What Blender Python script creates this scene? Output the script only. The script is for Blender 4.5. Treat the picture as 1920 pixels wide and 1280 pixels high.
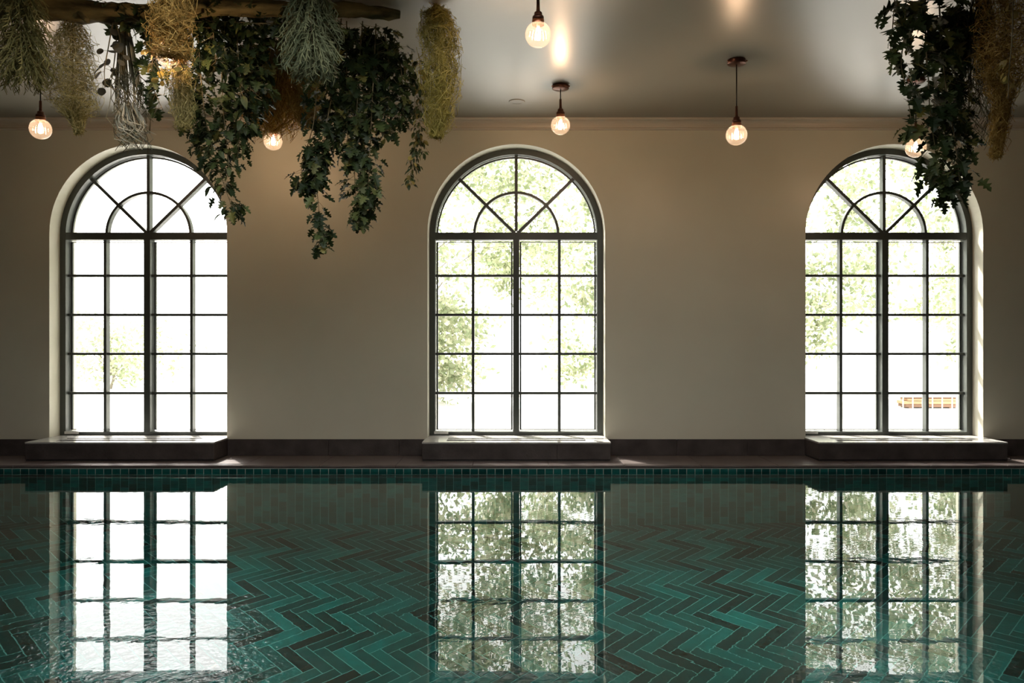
import bpy, bmesh, math, random
import numpy as np
from mathutils import Vector, Matrix

# ------------------------------------------------------------------ scene, camera, light
for o in list(bpy.data.objects):
    bpy.data.objects.remove(o)
sc = bpy.context.scene
col = sc.collection
random.seed(7)
RNG = np.random.default_rng(11)

F = 1500.0            # focal length in pixels of the 1920 px wide frame (28 mm lens)
CX, CY = 964.0, 640.0  # vanishing point of the room's depth direction
CAMD = 6.82           # camera to window wall
CAMZ = 1.0205         # camera above the water (water level is z = 0)

cam_d = bpy.data.cameras.new('camera')
cam_d.sensor_width = 36.0
cam_d.lens = 36.0 * F / 1920.0
cam_d.shift_x = (960.0 - CX) / 1920.0
cam_d.clip_end = 300
cam = bpy.data.objects.new('camera', cam_d)
col.objects.link(cam)
cam.location = (0, -CAMD, CAMZ)
cam.rotation_euler = (math.radians(90), 0, 0)
sc.camera = cam

SKY = 4.8
world = bpy.data.worlds.new('sky')
sc.world = world
world.use_nodes = True
wn = world.node_tree.nodes['Background']
wn.inputs[0].default_value = (1.0, 0.985, 0.965, 1)
wn.inputs[1].default_value = SKY

sun_d = bpy.data.lights.new('sun', 'SUN')
sun_d.energy = 14.0
sun_d.angle = math.radians(2.0)
sun_d.color = (1.0, 0.95, 0.86)
sun = bpy.data.objects.new('sun', sun_d)
col.objects.link(sun)
SUN_EL, SUN_AZ = math.radians(46), math.radians(31)
# the light travels towards -y (into the room), to the right and down
sdir = Vector((math.sin(SUN_AZ) * math.cos(SUN_EL), -math.cos(SUN_AZ) * math.cos(SUN_EL), -math.sin(SUN_EL)))
sun.rotation_euler = sdir.to_track_quat('-Z', 'Y').to_euler()
sun.location = (-8, 14, 14)
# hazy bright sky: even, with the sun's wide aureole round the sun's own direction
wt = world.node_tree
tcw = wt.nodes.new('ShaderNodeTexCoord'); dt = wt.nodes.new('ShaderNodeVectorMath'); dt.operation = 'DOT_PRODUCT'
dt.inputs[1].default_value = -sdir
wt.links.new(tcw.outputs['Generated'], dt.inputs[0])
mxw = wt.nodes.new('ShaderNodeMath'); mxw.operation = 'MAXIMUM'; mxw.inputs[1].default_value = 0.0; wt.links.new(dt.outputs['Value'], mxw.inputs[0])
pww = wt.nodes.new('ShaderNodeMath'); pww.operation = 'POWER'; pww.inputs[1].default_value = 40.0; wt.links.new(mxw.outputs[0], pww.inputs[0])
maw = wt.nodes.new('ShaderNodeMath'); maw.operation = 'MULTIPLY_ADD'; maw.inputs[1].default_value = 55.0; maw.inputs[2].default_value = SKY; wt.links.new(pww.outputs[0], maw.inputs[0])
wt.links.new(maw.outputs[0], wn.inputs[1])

vs = sc.view_settings
vs.view_transform = 'Standard'
vs.look = 'None'
vs.gamma = 1.0
vs.use_curve_mapping = False
vs.exposure = 0.15
sc.cycles.max_bounces = 14
sc.cycles.diffuse_bounces = 7
sc.cycles.glossy_bounces = 5
sc.cycles.transmission_bounces = 10
sc.cycles.transparent_max_bounces = 24
sc.cycles.caustics_refractive = True
sc.cycles.caustics_reflective = True
sc.cycles.use_denoising = True
sc.cycles.sample_clamp_indirect = 12.0

WIN_X = (-3.205, 0.018, 3.241)   # window centres
WR = 0.757                        # opening half width = arch radius
SPRING = 1.945                    # arch spring height
LEDGE_TOP = 0.203
DECK = 0.05
CEIL = 2.91
WALL_T = 0.42
POOL_D = 1.72
DECK_Y = -0.546                   # pool edge below the window wall

X0, X1, YB = -5.2, 5.2, -8.4
KXC, KX, KY0, KY1 = -0.55, 1.85, -5.6, -2.98    # unseen roof light, added for more daylight
for i, cx in enumerate(WIN_X + (0.0,)):    # sky portals in the windows and the added roof opening guide the daylight sampling
    ld = bpy.data.lights.new('sky_portal', 'AREA')
    ld.shape = 'RECTANGLE'; ld.size = 2 * WR if i < 3 else 2 * KX; ld.size_y = 2.5 if i < 3 else KY1 - KY0
    ld.cycles.is_portal = True
    lo = bpy.data.objects.new('sky_portal', ld); col.objects.link(lo)
    lo.location = (cx, 0.36, 1.45) if i < 3 else (KXC, (KY0 + KY1) / 2, CEIL + 0.35)
    lo.rotation_euler = (math.radians(-90 if i < 3 else 0), 0, 0)   # -Z looks into the room (-y)


def P(px, py, d):
    """point seen at frame pixel (px, py) at depth d from the camera plane"""
    return Vector(((px - CX) / F * d, d - CAMD, CAMZ + (CY - py) / F * d))


# ------------------------------------------------------------------ materials
def new_mat(name):
    m = bpy.data.materials.new(name); m.use_nodes = True
    nt = m.node_tree
    return m, nt, nt.nodes, nt.links, nt.nodes['Principled BSDF']


def ramp(nodes, stops):
    r = nodes.new('ShaderNodeValToRGB')
    e = r.color_ramp.elements
    e[0].position, e[0].color = stops[0][0], (*stops[0][1], 1)
    e[1].position, e[1].color = stops[-1][0], (*stops[-1][1], 1)
    for p, c in stops[1:-1]:
        k = e.new(p); k.color = (*c, 1)
    return r


def noise_mat(name, c1, c2, scale=4.0, rough=0.5, bump=0.0, bscale=40.0, spec=0.5, metal=0.0, stretch=(1, 1, 1), detail=6.0, coat=0.0):
    m, nt, N, L, b = new_mat(name)
    tc = N.new('ShaderNodeTexCoord'); mp = N.new('ShaderNodeMapping'); mp.inputs['Scale'].default_value = stretch
    L.new(tc.outputs['Object'], mp.inputs[0])
    nz = N.new('ShaderNodeTexNoise'); nz.inputs['Scale'].default_value = scale; nz.inputs['Detail'].default_value = detail
    L.new(mp.outputs[0], nz.inputs['Vector'])
    r = ramp(N, [(0.3, c1), (0.7, c2)])
    L.new(nz.outputs[0], r.inputs[0]); L.new(r.outputs[0], b.inputs['Base Color'])
    b.inputs['Roughness'].default_value = rough
    b.inputs['Specular IOR Level'].default_value = spec
    b.inputs['Metallic'].default_value = metal
    b.inputs['Coat Weight'].default_value = coat
    if bump:
        n2 = N.new('ShaderNodeTexNoise'); n2.inputs['Scale'].default_value = bscale; n2.inputs['Detail'].default_value = 4
        L.new(mp.outputs[0], n2.inputs['Vector'])
        bp = N.new('ShaderNodeBump'); bp.inputs['Strength'].default_value = bump; bp.inputs['Distance'].default_value = 0.01
        L.new(n2.outputs[0], bp.inputs['Height']); L.new(bp.outputs[0], b.inputs['Normal'])
    return m


def tile_mat(name, stops, from_attr, rough=0.12):
    """glazed tile, one tone for each tile (object random, or the face attribute 'tone' on joined tiles)"""
    m, nt, N, L, b = new_mat(name)
    if from_attr:
        a = N.new('ShaderNodeAttribute'); a.attribute_name = 'tone'; src = a.outputs['Fac']
    else:
        a = N.new('ShaderNodeObjectInfo'); src = a.outputs['Random']
    r = ramp(N, stops); L.new(src, r.inputs[0])
    tc = N.new('ShaderNodeNewGeometry')
    nz = N.new('ShaderNodeTexNoise'); nz.inputs['Scale'].default_value = 14; nz.inputs['Detail'].default_value = 5
    L.new(tc.outputs['Position'], nz.inputs['Vector'])
    mx = N.new('ShaderNodeMix'); mx.data_type = 'RGBA'; mx.blend_type = 'MULTIPLY'; mx.inputs[0].default_value = 0.8
    r2 = ramp(N, [(0.3, (0.55, 0.6, 0.6)), (0.7, (1.15, 1.1, 1.1))])
    L.new(nz.outputs[0], r2.inputs[0]); L.new(r.outputs[0], mx.inputs[6]); L.new(r2.outputs[0], mx.inputs[7])
    L.new(mx.outputs[2], b.inputs['Base Color'])
    b.inputs['Roughness'].default_value = rough
    n2 = N.new('ShaderNodeTexNoise'); n2.inputs['Scale'].default_value = 30; n2.inputs['Detail'].default_value = 2
    L.new(tc.outputs['Position'], n2.inputs['Vector'])
    bp = N.new('ShaderNodeBump'); bp.inputs['Strength'].default_value = 0.5; bp.inputs['Distance'].default_value = 0.006
    L.new(n2.outputs[0], bp.inputs['Height']); L.new(bp.outputs[0], b.inputs['Normal'])
    return m


def leaf_mat(name, stops, trans=0.25, rough=0.45, spec=0.4):
    m, nt, N, L, b = new_mat(name)
    oi = N.new('ShaderNodeObjectInfo')
    at = N.new('ShaderNodeAttribute'); at.attribute_name = 'tone'
    ad = N.new('ShaderNodeMath'); ad.operation = 'ADD'
    L.new(oi.outputs['Random'], ad.inputs[0]); L.new(at.outputs['Fac'], ad.inputs[1])
    fr = N.new('ShaderNodeMath'); fr.operation = 'FRACT'; L.new(ad.outputs[0], fr.inputs[0])
    r = ramp(N, stops); L.new(fr.outputs[0], r.inputs[0])
    L.new(r.outputs[0], b.inputs['Base Color'])
    b.inputs['Roughness'].default_value = rough
    b.inputs['Specular IOR Level'].default_value = spec
    tr = N.new('ShaderNodeBsdfTranslucent'); L.new(r.outputs[0], tr.inputs[0])
    mx = N.new('ShaderNodeMixShader'); mx.inputs[0].default_value = trans
    L.new(b.outputs[0], mx.inputs[1]); L.new(tr.outputs[0], mx.inputs[2])
    L.new(mx.outputs[0], N['Material Output'].inputs[0])
    return m


def clear_mat(name, ior=1.45, tint=(1, 1, 1), haze=0.0):
    """thin clear glass: transparent with a Fresnel mirror, a little milky scatter if asked"""
    m, nt, N, L, b = new_mat(name)
    N.remove(b)
    t = N.new('ShaderNodeBsdfTransparent'); t.inputs[0].default_value = (*tint, 1)
    g = N.new('ShaderNodeBsdfGlossy'); g.inputs['Roughness'].default_value = 0.03
    f = N.new('ShaderNodeFresnel')       # the same reflectance on both faces of the thin pane
    gm = N.new('ShaderNodeNewGeometry'); mr = N.new('ShaderNodeMapRange')
    mr.inputs['To Min'].default_value = ior; mr.inputs['To Max'].default_value = 1.0 / ior
    L.new(gm.outputs['Backfacing'], mr.inputs['Value']); L.new(mr.outputs[0], f.inputs[0])
    mx = N.new('ShaderNodeMixShader'); L.new(f.outputs[0], mx.inputs[0]); L.new(t.outputs[0], mx.inputs[1]); L.new(g.outputs[0], mx.inputs[2])
    out = mx
    if haze:
        tl = N.new('ShaderNodeBsdfTranslucent'); tl.inputs[0].default_value = (1, 0.97, 0.93, 1)
        m2 = N.new('ShaderNodeMixShader'); m2.inputs[0].default_value = haze
        L.new(mx.outputs[0], m2.inputs[1]); L.new(tl.outputs[0], m2.inputs[2]); out = m2
    L.new(out.outputs[0], N['Material Output'].inputs[0])
    return m


M = {}
M['wall'] = noise_mat('wall_plaster', (0.565, 0.54, 0.435), (0.625, 0.60, 0.485), 1.3, 0.38, 0.05, 9.0, 0.35)
M['ceiling'] = noise_mat('ceiling_satin_paint', (0.21, 0.204, 0.168), (0.24, 0.233, 0.195), 0.8, 0.33, 0.02, 3.0, 0.95)
M['trim'] = noise_mat('trim_paint', (0.5, 0.46, 0.38), (0.55, 0.5, 0.42), 2.0, 0.35)
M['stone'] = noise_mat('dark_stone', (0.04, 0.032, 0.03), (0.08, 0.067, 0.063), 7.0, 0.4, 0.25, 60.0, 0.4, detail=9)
M['stone_top'] = noise_mat('honed_stone_lit', (0.34, 0.33, 0.31), (0.44, 0.43, 0.40), 6.0, 0.18, 0.02, 60.0, 0.5, detail=9)  # paler than the ledge body: window light on top put into the colour
M['deck'] = noise_mat('deck_stone', (0.085, 0.068, 0.062), (0.14, 0.115, 0.105), 6.0, 0.3, 0.2, 50.0, 0.5, detail=9)
M['frame'] = noise_mat('window_steel', (0.045, 0.052, 0.045), (0.055, 0.062, 0.055), 3.0, 0.35, 0, 1, 0.5)
M['black'] = noise_mat('black_metal', (0.012, 0.012, 0.012), (0.02, 0.02, 0.02), 8.0, 0.4)
M['white_tag'] = noise_mat('white_plastic', (0.55, 0.55, 0.52), (0.65, 0.65, 0.62), 30, 0.5)
M['pane'] = clear_mat('window_glass', 1.3)
M['grout'] = noise_mat('pool_grout', (0.07, 0.32, 0.29), (0.10, 0.38, 0.345), 9.0, 0.7)
M['grout_dry'] = noise_mat('waterline_grout', (0.28, 0.31, 0.28), (0.36, 0.38, 0.34), 9.0, 0.7)
TILE = [(0.0, (0.0015, 0.022, 0.022)), (0.3, (0.0015, 0.058, 0.055)), (0.7, (0.002, 0.105, 0.097)), (1.0, (0.003, 0.185, 0.17))]
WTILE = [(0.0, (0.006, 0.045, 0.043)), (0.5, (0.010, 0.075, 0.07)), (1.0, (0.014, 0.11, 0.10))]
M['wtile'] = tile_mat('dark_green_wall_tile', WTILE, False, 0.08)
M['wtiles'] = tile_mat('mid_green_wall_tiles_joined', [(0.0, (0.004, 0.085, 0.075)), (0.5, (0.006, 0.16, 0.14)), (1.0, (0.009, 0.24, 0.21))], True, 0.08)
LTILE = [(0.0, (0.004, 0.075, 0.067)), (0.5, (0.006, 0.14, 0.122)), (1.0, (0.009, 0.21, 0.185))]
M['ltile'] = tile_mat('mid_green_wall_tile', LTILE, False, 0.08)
M['tile'] = tile_mat('green_glazed_tile', TILE, False)
M['tiles'] = tile_mat('green_glazed_tiles_joined', TILE, True)
M['copper'] = noise_mat('copper', (0.42, 0.16, 0.09), (0.5, 0.2, 0.11), 20, 0.28, 0, 1, 0.5, 1.0)
M['bronze'] = noise_mat('dark_bronze', (0.10, 0.045, 0.032), (0.14, 0.065, 0.045), 15, 0.32, 0, 1, 0.5, 0.9)
M['globe'] = clear_mat('ribbed_globe_glass', 1.45, (1.0, 0.98, 0.95), 0.024)
M['bark'] = noise_mat('bark', (0.03, 0.026, 0.010), (0.14, 0.11, 0.042), 16, 0.85, 1.0, 30, 0.2, stretch=(0.3, 1, 1))
M['tree_bark'] = noise_mat('grey_bark', (0.2, 0.18, 0.14), (0.3, 0.27, 0.22), 14, 0.85, 0.5, 25, 0.2)
M['stem'] = noise_mat('woody_stem', (0.10, 0.075, 0.03), (0.16, 0.13, 0.06), 20, 0.6)
M['oak'] = leaf_mat('dark_green_leaf', [(0, (0.009, 0.019, 0.006)), (0.6, (0.022, 0.037, 0.011)), (0.9, (0.055, 0.075, 0.022)), (1, (0.14, 0.125, 0.032))], 0.22, 0.5, 0.22)
M['oak_light'] = leaf_mat('mid_green_leaf', [(0, (0.014, 0.025, 0.008)), (0.5, (0.03, 0.046, 0.014)), (1, (0.08, 0.095, 0.028))], 0.25, 0.5, 0.22)
M['feather'] = leaf_mat('grey_green_needles', [(0, (0.05, 0.064, 0.032)), (0.6, (0.10, 0.115, 0.058)), (1, (0.17, 0.18, 0.09))], 0.2, 0.6, 0.2)
M['olive'] = leaf_mat('olive_needles', [(0, (0.07, 0.07, 0.022)), (0.6, (0.15, 0.138, 0.048)), (1, (0.26, 0.23, 0.085))], 0.25, 0.6, 0.2)
M['moss_yellow'] = leaf_mat('yellow_green_moss', [(0, (0.19, 0.165, 0.035)), (0.6, (0.40, 0.335, 0.085)), (1, (0.6, 0.51, 0.17))], 0.45, 0.8, 0.1)
M['moss_gold'] = leaf_mat('golden_moss', [(0, (0.20, 0.12, 0.03)), (0.6, (0.44, 0.29, 0.085)), (1, (0.66, 0.48, 0.17))], 0.45, 0.8, 0.1)
M['moss_pale'] = leaf_mat('pale_wispy_moss', [(0, (0.21, 0.18, 0.06)), (0.6, (0.42, 0.36, 0.145)), (1, (0.62, 0.55, 0.27))], 0.5, 0.8, 0.1)
M['string'] = leaf_mat('stringy_stems', [(0, (0.04, 0.036, 0.018)), (0.6, (0.09, 0.08, 0.04)), (1, (0.26, 0.24, 0.15))], 0.15, 0.6, 0.2)
M['pale_string'] = leaf_mat('pale_curled_tips', [(0, (0.3, 0.3, 0.23)), (1, (0.55, 0.55, 0.45))], 0.2, 0.6, 0.2)
M['round_leaf'] = leaf_mat('dusky_round_leaf', [(0, (0.05, 0.048, 0.035)), (1, (0.09, 0.085, 0.06))], 0.15)
M['gold_leaf'] = leaf_mat('yellowed_leaf', [(0, (0.2, 0.15, 0.04)), (1, (0.33, 0.26, 0.07))], 0.35)
M['tree_leaf'] = leaf_mat('tree_leaf', [(0, (0.22, 0.27, 0.15)), (0.5, (0.38, 0.42, 0.27)), (0.85, (0.52, 0.53, 0.38)), (1, (0.62, 0.58, 0.48))], 0.5, 0.6, 0.2)
M['ground'] = noise_mat('pale_paving', (0.5, 0.49, 0.46), (0.62, 0.61, 0.58), 0.8, 0.8)
M['white_rail'] = noise_mat('white_paint', (0.7, 0.7, 0.68), (0.78, 0.78, 0.76), 5, 0.5)
M['timber'] = noise_mat('orange_timber', (0.36, 0.22, 0.12), (0.55, 0.36, 0.21), 3, 0.7, 0.2, 30, 0.2, stretch=(0.2, 2, 2))
M['timber_dark'] = noise_mat('dark_timber', (0.15, 0.085, 0.05), (0.26, 0.15, 0.09), 3, 0.7, stretch=(0.2, 2, 2))

m, nt, N, L, b = new_mat('lamp_glow')
N.remove(b); e = N.new('ShaderNodeEmission'); e.inputs[0].default_value = (1.0, 0.86, 0.70, 1); e.inputs[1].default_value = 30.0
L.new(e.outputs[0], N['Material Output'].inputs[0]); M['glow'] = m

# water
m, nt, N, L, b = new_mat('pool_water')
N.remove(b)
g = N.new('ShaderNodeBsdfGlass'); g.inputs['IOR'].default_value = 1.33; g.inputs['Roughness'].default_value = 0.0
g.inputs[0].default_value = (0.97, 1.0, 0.99, 1)
geo = N.new('ShaderNodeNewGeometry')
mp = N.new('ShaderNodeMapping'); mp.inputs['Scale'].default_value = (1.0, 1.6, 1.0); L.new(geo.outputs['Position'], mp.inputs[0])
n1 = N.new('ShaderNodeTexNoise'); n1.inputs['Scale'].default_value = 3.2; n1.inputs['Detail'].default_value = 3.0; n1.inputs['Roughness'].default_value = 0.55
n2 = N.new('ShaderNodeTexNoise'); n2.inputs['Scale'].default_value = 17.0; n2.inputs['Detail'].default_value = 2.0
n3 = N.new('ShaderNodeTexNoise'); n3.inputs['Scale'].default_value = 0.55; n3.inputs['Detail'].default_value = 1.0
for q in (n1, n2, n3): L.new(mp.outputs[0], q.inputs['Vector'])
r3 = ramp(N, [(0.42, (0.12, 0.12, 0.12)), (0.72, (1, 1, 1))]); L.new(n3.outputs[0], r3.inputs[0])
mu = N.new('ShaderNodeMath'); mu.operation = 'MULTIPLY_ADD'; mu.inputs[1].default_value = 0.16
L.new(n2.outputs[0], mu.inputs[0]); L.new(n1.outputs[0], mu.inputs[2])
mm = N.new('ShaderNodeMath'); mm.operation = 'MULTIPLY'; L.new(mu.outputs[0], mm.inputs[0]); L.new(r3.outputs[0], mm.inputs[1])
bp = N.new('ShaderNodeBump'); bp.inputs['Strength'].default_value = 1.0; bp.inputs['Distance'].default_value = 0.0009
L.new(mm.outputs[0], bp.inputs['Height']); L.new(bp.outputs[0], g.inputs['Normal'])
L.new(g.outputs[0], N['Material Output'].inputs[0]); M['water'] = m


# ------------------------------------------------------------------ mesh helpers
class MB:
    """collects geometry and links it as ONE mesh object"""
    def __init__(s):
        s.v, s.f, s.tone = [], [], []

    def add(s, verts, faces, tone=None):
        o = len(s.v)
        s.v.extend([tuple(p) for p in verts]); s.f.extend([tuple(i + o for i in q) for q in faces])
        s.tone.extend([tone if tone is not None else 0.0] * len(faces))

    def box(s, x0, x1, y0, y1, z0, z1, tone=None):
        v = [(x0, y0, z0), (x1, y0, z0), (x1, y1, z0), (x0, y1, z0), (x0, y0, z1), (x1, y0, z1), (x1, y1, z1), (x0, y1, z1)]
        s.add(v, [(0, 3, 2, 1), (4, 5, 6, 7), (0, 1, 5, 4), (1, 2, 6, 5), (2, 3, 7, 6), (3, 0, 4, 7)], tone)

    def tube(s, pts, r0, r1=None, n=3, tone=None, cap=True):
        pts = [Vector(p) for p in pts]; r1 = r0 if r1 is None else r1
        k = len(pts); V = []
        for i, p in enumerate(pts):
            t = (pts[min(i + 1, k - 1)] - pts[max(i - 1, 0)])
            if t.length < 1e-9: t = Vector((0, 0, -1))
            t.normalize()
            a = t.cross(Vector((0.31, 0.93, 0.2))); a = a.normalized() if a.length > 1e-6 else Vector((1, 0, 0))
            bb = t.cross(a); r = r0 + (r1 - r0) * i / (k - 1)
            for j in range(n):
                th = 2 * math.pi * j / n
                V.append(p + a * (r * math.cos(th)) + bb * (r * math.sin(th)))
        Fc = []
        for i in range(k - 1):
            for j in range(n):
                Fc.append((i * n + j, i * n + (j + 1) % n, (i + 1) * n + (j + 1) % n, (i + 1) * n + j))
        if cap and n > 2:
            Fc.append(tuple(range(n - 1, -1, -1))); Fc.append(tuple((k - 1) * n + j for j in range(n)))
        s.add(V, Fc, tone)

    def lathe(s, prof, n=24, loc=(0, 0, 0), rib=0.0, nrib=0):
        V, Fc = [], []
        for (r, z) in prof:
            for j in range(n):
                th = 2 * math.pi * j / n
                rr = r * (1 + rib * math.cos(nrib * th)) if rib else r
                V.append((loc[0] + rr * math.cos(th), loc[1] + rr * math.sin(th), loc[2] + z))
        for i in range(len(prof) - 1):
            for j in range(n):
                Fc.append((i * n + j, i * n + (j + 1) % n, (i + 1) * n + (j + 1) % n, (i + 1) * n + j))
        s.add(V, Fc)

    def mesh(s, name, mat, smooth=False):
        me = bpy.data.meshes.new(name)
        me.from_pydata(s.v, [], s.f)
        if any(t != 0.0 for t in s.tone):
            a = me.attributes.new('tone', 'FLOAT', 'FACE'); a.data.foreach_set('value', s.tone)
        me.materials.append(M[mat])
        if smooth:
            me.polygons.foreach_set('use_smooth', [True] * len(me.polygons))
        me.update()
        return me

    def build(s, name, mat, parent=None, smooth=False, loc=None):
        return link(name, s.mesh(name, mat, smooth), parent, loc)


def link(name, me, parent=None, loc=None):
    o = bpy.data.objects.new(name, me); col.objects.link(o)
    if loc is not None: o.location = loc
    if parent is not None: o.parent = parent
    return o


def tag(o, label=None, cat=None, group=None, kind=None):
    if label: o['label'] = label
    if cat: o['category'] = cat
    if group: o['group'] = group
    if kind: o['kind'] = kind
    return o


def empty(name, loc=(0, 0, 0)):
    o = bpy.data.objects.new(name, None); col.objects.link(o); o.location = loc; o.empty_display_size = 0.1
    return o


def bevel(o, w=0.004, seg=2):
    mo = o.modifiers.new('bevel', 'BEVEL'); mo.width = w; mo.segments = seg; mo.limit_method = 'ANGLE'
    return o


# ------------------------------------------------------------------ room shell
ZB = -POOL_D - 0.1
NA = 40


def arch(cx, r=WR, n=NA):
    return [(cx - r * math.cos(math.pi * i / n), SPRING + r * math.sin(math.pi * i / n)) for i in range(n + 1)]


TOPZ = CEIL + 0.15
BOT = DECK - 0.3


def window_wall(y_in, y_out):
    """wall slab with three arched openings between the room face y_in and the outer face y_out"""
    w = MB()
    for face_y, flip in ((y_in, y_in < y_out - 9 or y_in > y_out), (y_out, y_in < y_out)):
        def q(a, b_, c, d_):
            v = [(a[0], face_y, a[1]), (b_[0], face_y, b_[1]), (c[0], face_y, c[1]), (d_[0], face_y, d_[1])]
            w.add(v, [(3, 2, 1, 0) if flip else (0, 1, 2, 3)])
        xs = [X0 - 0.3]
        for cx in WIN_X:
            q((xs[-1], BOT), (cx - WR, BOT), (cx - WR, TOPZ), (xs[-1], TOPZ))
            A = arch(cx)
            for i in range(NA):
                q(A[i], A[i + 1], (A[i + 1][0], TOPZ), (A[i][0], TOPZ))
            q((cx - WR, BOT), (cx + WR, BOT), (cx + WR, LEDGE_TOP - 0.03), (cx - WR, LEDGE_TOP - 0.03))
            xs.append(cx + WR)
        q((xs[-1], BOT), (X1 + 0.3, BOT), (X1 + 0.3, TOPZ), (xs[-1], TOPZ))
    for cx in WIN_X:
        loop = [(cx - WR, LEDGE_TOP - 0.03)] + arch(cx) + [(cx + WR, LEDGE_TOP - 0.03)]
        loop.append(loop[0])
        for i in range(len(loop) - 1):
            (ax, az), (bx, bz) = loop[i], loop[i + 1]
            w.add([(ax, y_in, az), (ax, y_out, az), (bx, y_out, bz), (bx, y_in, bz)], [(0, 1, 2, 3)])
    return w


w = window_wall(0.0, WALL_T)
o = tag(w.build('wall_back', 'wall'), 'cream plaster wall with three arched window openings', None, None, 'structure')

for nm, (a, b_, c, d_) in (('wall_left', (X0 - 0.3, X0, YB, 0.0)), ('wall_right', (X1, X1 + 0.3, YB, 0.0))):  # side walls made dark to reduce bounce onto the window wall's ends
    w = MB(); w.box(a, b_, c, d_, BOT, TOPZ)
    tag(w.build(nm, 'stone'), 'unseen side wall of the pool room, dark stone to cut bounce light', None, None, 'structure')
w = MB(); w.box(X0 - 0.3, X1 + 0.3, YB - 0.3, YB, BOT, TOPZ)
tag(w.build('wall_front', 'stone'), 'dark stone clad wall behind the viewer', None, None, 'structure')
w = MB()                          # ceiling with an unseen opening over the pool, added for extra daylight
w.box(X0 - 0.3, X1 + 0.3, KY1, WALL_T, CEIL, CEIL + 0.2); w.box(X0 - 0.3, X1 + 0.3, YB - 0.3, KY0, CEIL, CEIL + 0.2)
w.box(X0 - 0.3, KXC - KX, KY0, KY1, CEIL, CEIL + 0.2); w.box(KXC + KX, X1 + 0.3, KY0, KY1, CEIL, CEIL + 0.2)
tag(w.build('ceiling', 'ceiling'), 'satin olive grey ceiling mirroring the windows', None, None, 'structure')
dr = empty('window_4', (KXC, (KY0 + KY1) / 2, CEIL + 0.2)); tag(dr, 'unseen roof light added over the pool to brighten the room', None, None, 'structure')
hy = (KY1 - KY0) / 2
w = MB(); w.box(-KX, -KX + 0.05, -hy, hy, 0, 0.08); w.box(KX - 0.05, KX, -hy, hy, 0, 0.08); w.box(-KX + 0.05, KX - 0.05, -hy, -hy + 0.05, 0, 0.08); w.box(-KX + 0.05, KX - 0.05, hy - 0.05, hy, 0, 0.08)
w.box(-0.02, 0.02, -hy + 0.05, hy - 0.05, 0, 0.08); w.build('window_frame', 'frame', dr)
for s_ in (-1, 1):
    w = MB(); w.box(min(s_ * 0.02, s_ * (KX - 0.05)), max(s_ * 0.02, s_ * (KX - 0.05)), -hy + 0.05, hy - 0.05, 0.03, 0.038); w.build('pane', 'pane', dr)

# cornice, profile (y, z) swept along the wall
prof = [(0.0, CEIL - 0.09), (-0.02, CEIL - 0.09), (-0.025, CEIL - 0.084), (-0.025, CEIL - 0.078), (-0.02, CEIL - 0.072), (-0.009, CEIL - 0.071), (-0.009, CEIL - 0.066),
        (-0.012, CEIL - 0.05), (-0.018, CEIL - 0.036), (-0.03, CEIL - 0.024), (-0.044, CEIL - 0.018), (-0.058, CEIL - 0.016), (-0.066, CEIL - 0.016), (-0.072, CEIL - 0.011), (-0.072, CEIL)]
w = MB()
V = [(x, y, z) for x in (X0, X1) for (y, z) in prof]; n = len(prof)
w.add(V, [(i, i + 1, n + i + 1, n + i) for i in range(n - 1)])
tag(w.build('trim_1', 'trim'), 'moulded cream cornice between wall and ceiling', None, None, 'structure')

# ------------------------------------------------------------------ deck and pool
PX0, PX1, PY1 = -4.75, 4.75, -6.5
deck = empty('floor', (0, 0, DECK))
tag(deck, 'dark stone deck around the pool', None, None, 'structure')
w = MB()
w.box(X0, X1, DECK_Y + 0.02, 0.0, -0.1, -0.012)
w.box(X0, PX0 - 0.01, YB, DECK_Y + 0.02, -0.1, -0.012)
w.box(PX1 + 0.01, X1, YB, DECK_Y + 0.02, -0.1, -0.012)
w.box(PX0, PX1, YB, PY1 - 0.02, -0.1, -0.012)
w.build('mortar_bed', 'stone', deck)
sw = 0.6
s1 = MB(); s1.box(-sw / 2 + 0.0012, sw / 2 - 0.0012, DECK_Y, -0.017, -0.02, 0.0)
slab = s1.mesh('deck_slab', 'deck')
k = 0; x = X0 + sw / 2
while x < X1 - sw / 2 + 0.001:
    so = link('deck_slab', slab, deck, (x + 0.07, 0, 0)); bevel(so, 0.003, 1)
    x += sw
for (a, b_, c, d_) in ((X0, PX0, YB, DECK_Y - 0.002), (PX1, X1, YB, DECK_Y - 0.002), (PX0 + 0.002, PX1 - 0.002, YB, PY1)):
    s1 = MB(); s1.box(a, b_, c, d_, -0.02, 0); s1.build('deck_slab', 'deck', deck)

# skirting of stone pieces between the ledges
bb = empty('baseboard_back', (0, 0, DECK)); tag(bb, 'dark stone skirting along the window wall', None, None, 'structure')
LH = 0.766                           # half width of the ledge boxes
segs = []
edges = [X0] + [e for cx in WIN_X for e in (cx - LH, cx + LH)] + [X1]
for a, b_ in zip(edges[::2], edges[1::2]):
    x = a
    first = 0.86 if abs(a - (WIN_X[0] + LH)) < 0.01 else 0.6
    while x < b_ - 0.01:
        e = min(b_, x + first); first = 0.6
        if b_ - e < 0.1: e = b_
        s1 = MB(); s1.box(x + 0.001, e - 0.001, -0.016, -0.0005, 0.0, 0.139)
        bevel(s1.build('skirting_piece', 'stone', bb), 0.002, 1)
        x = e

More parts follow.
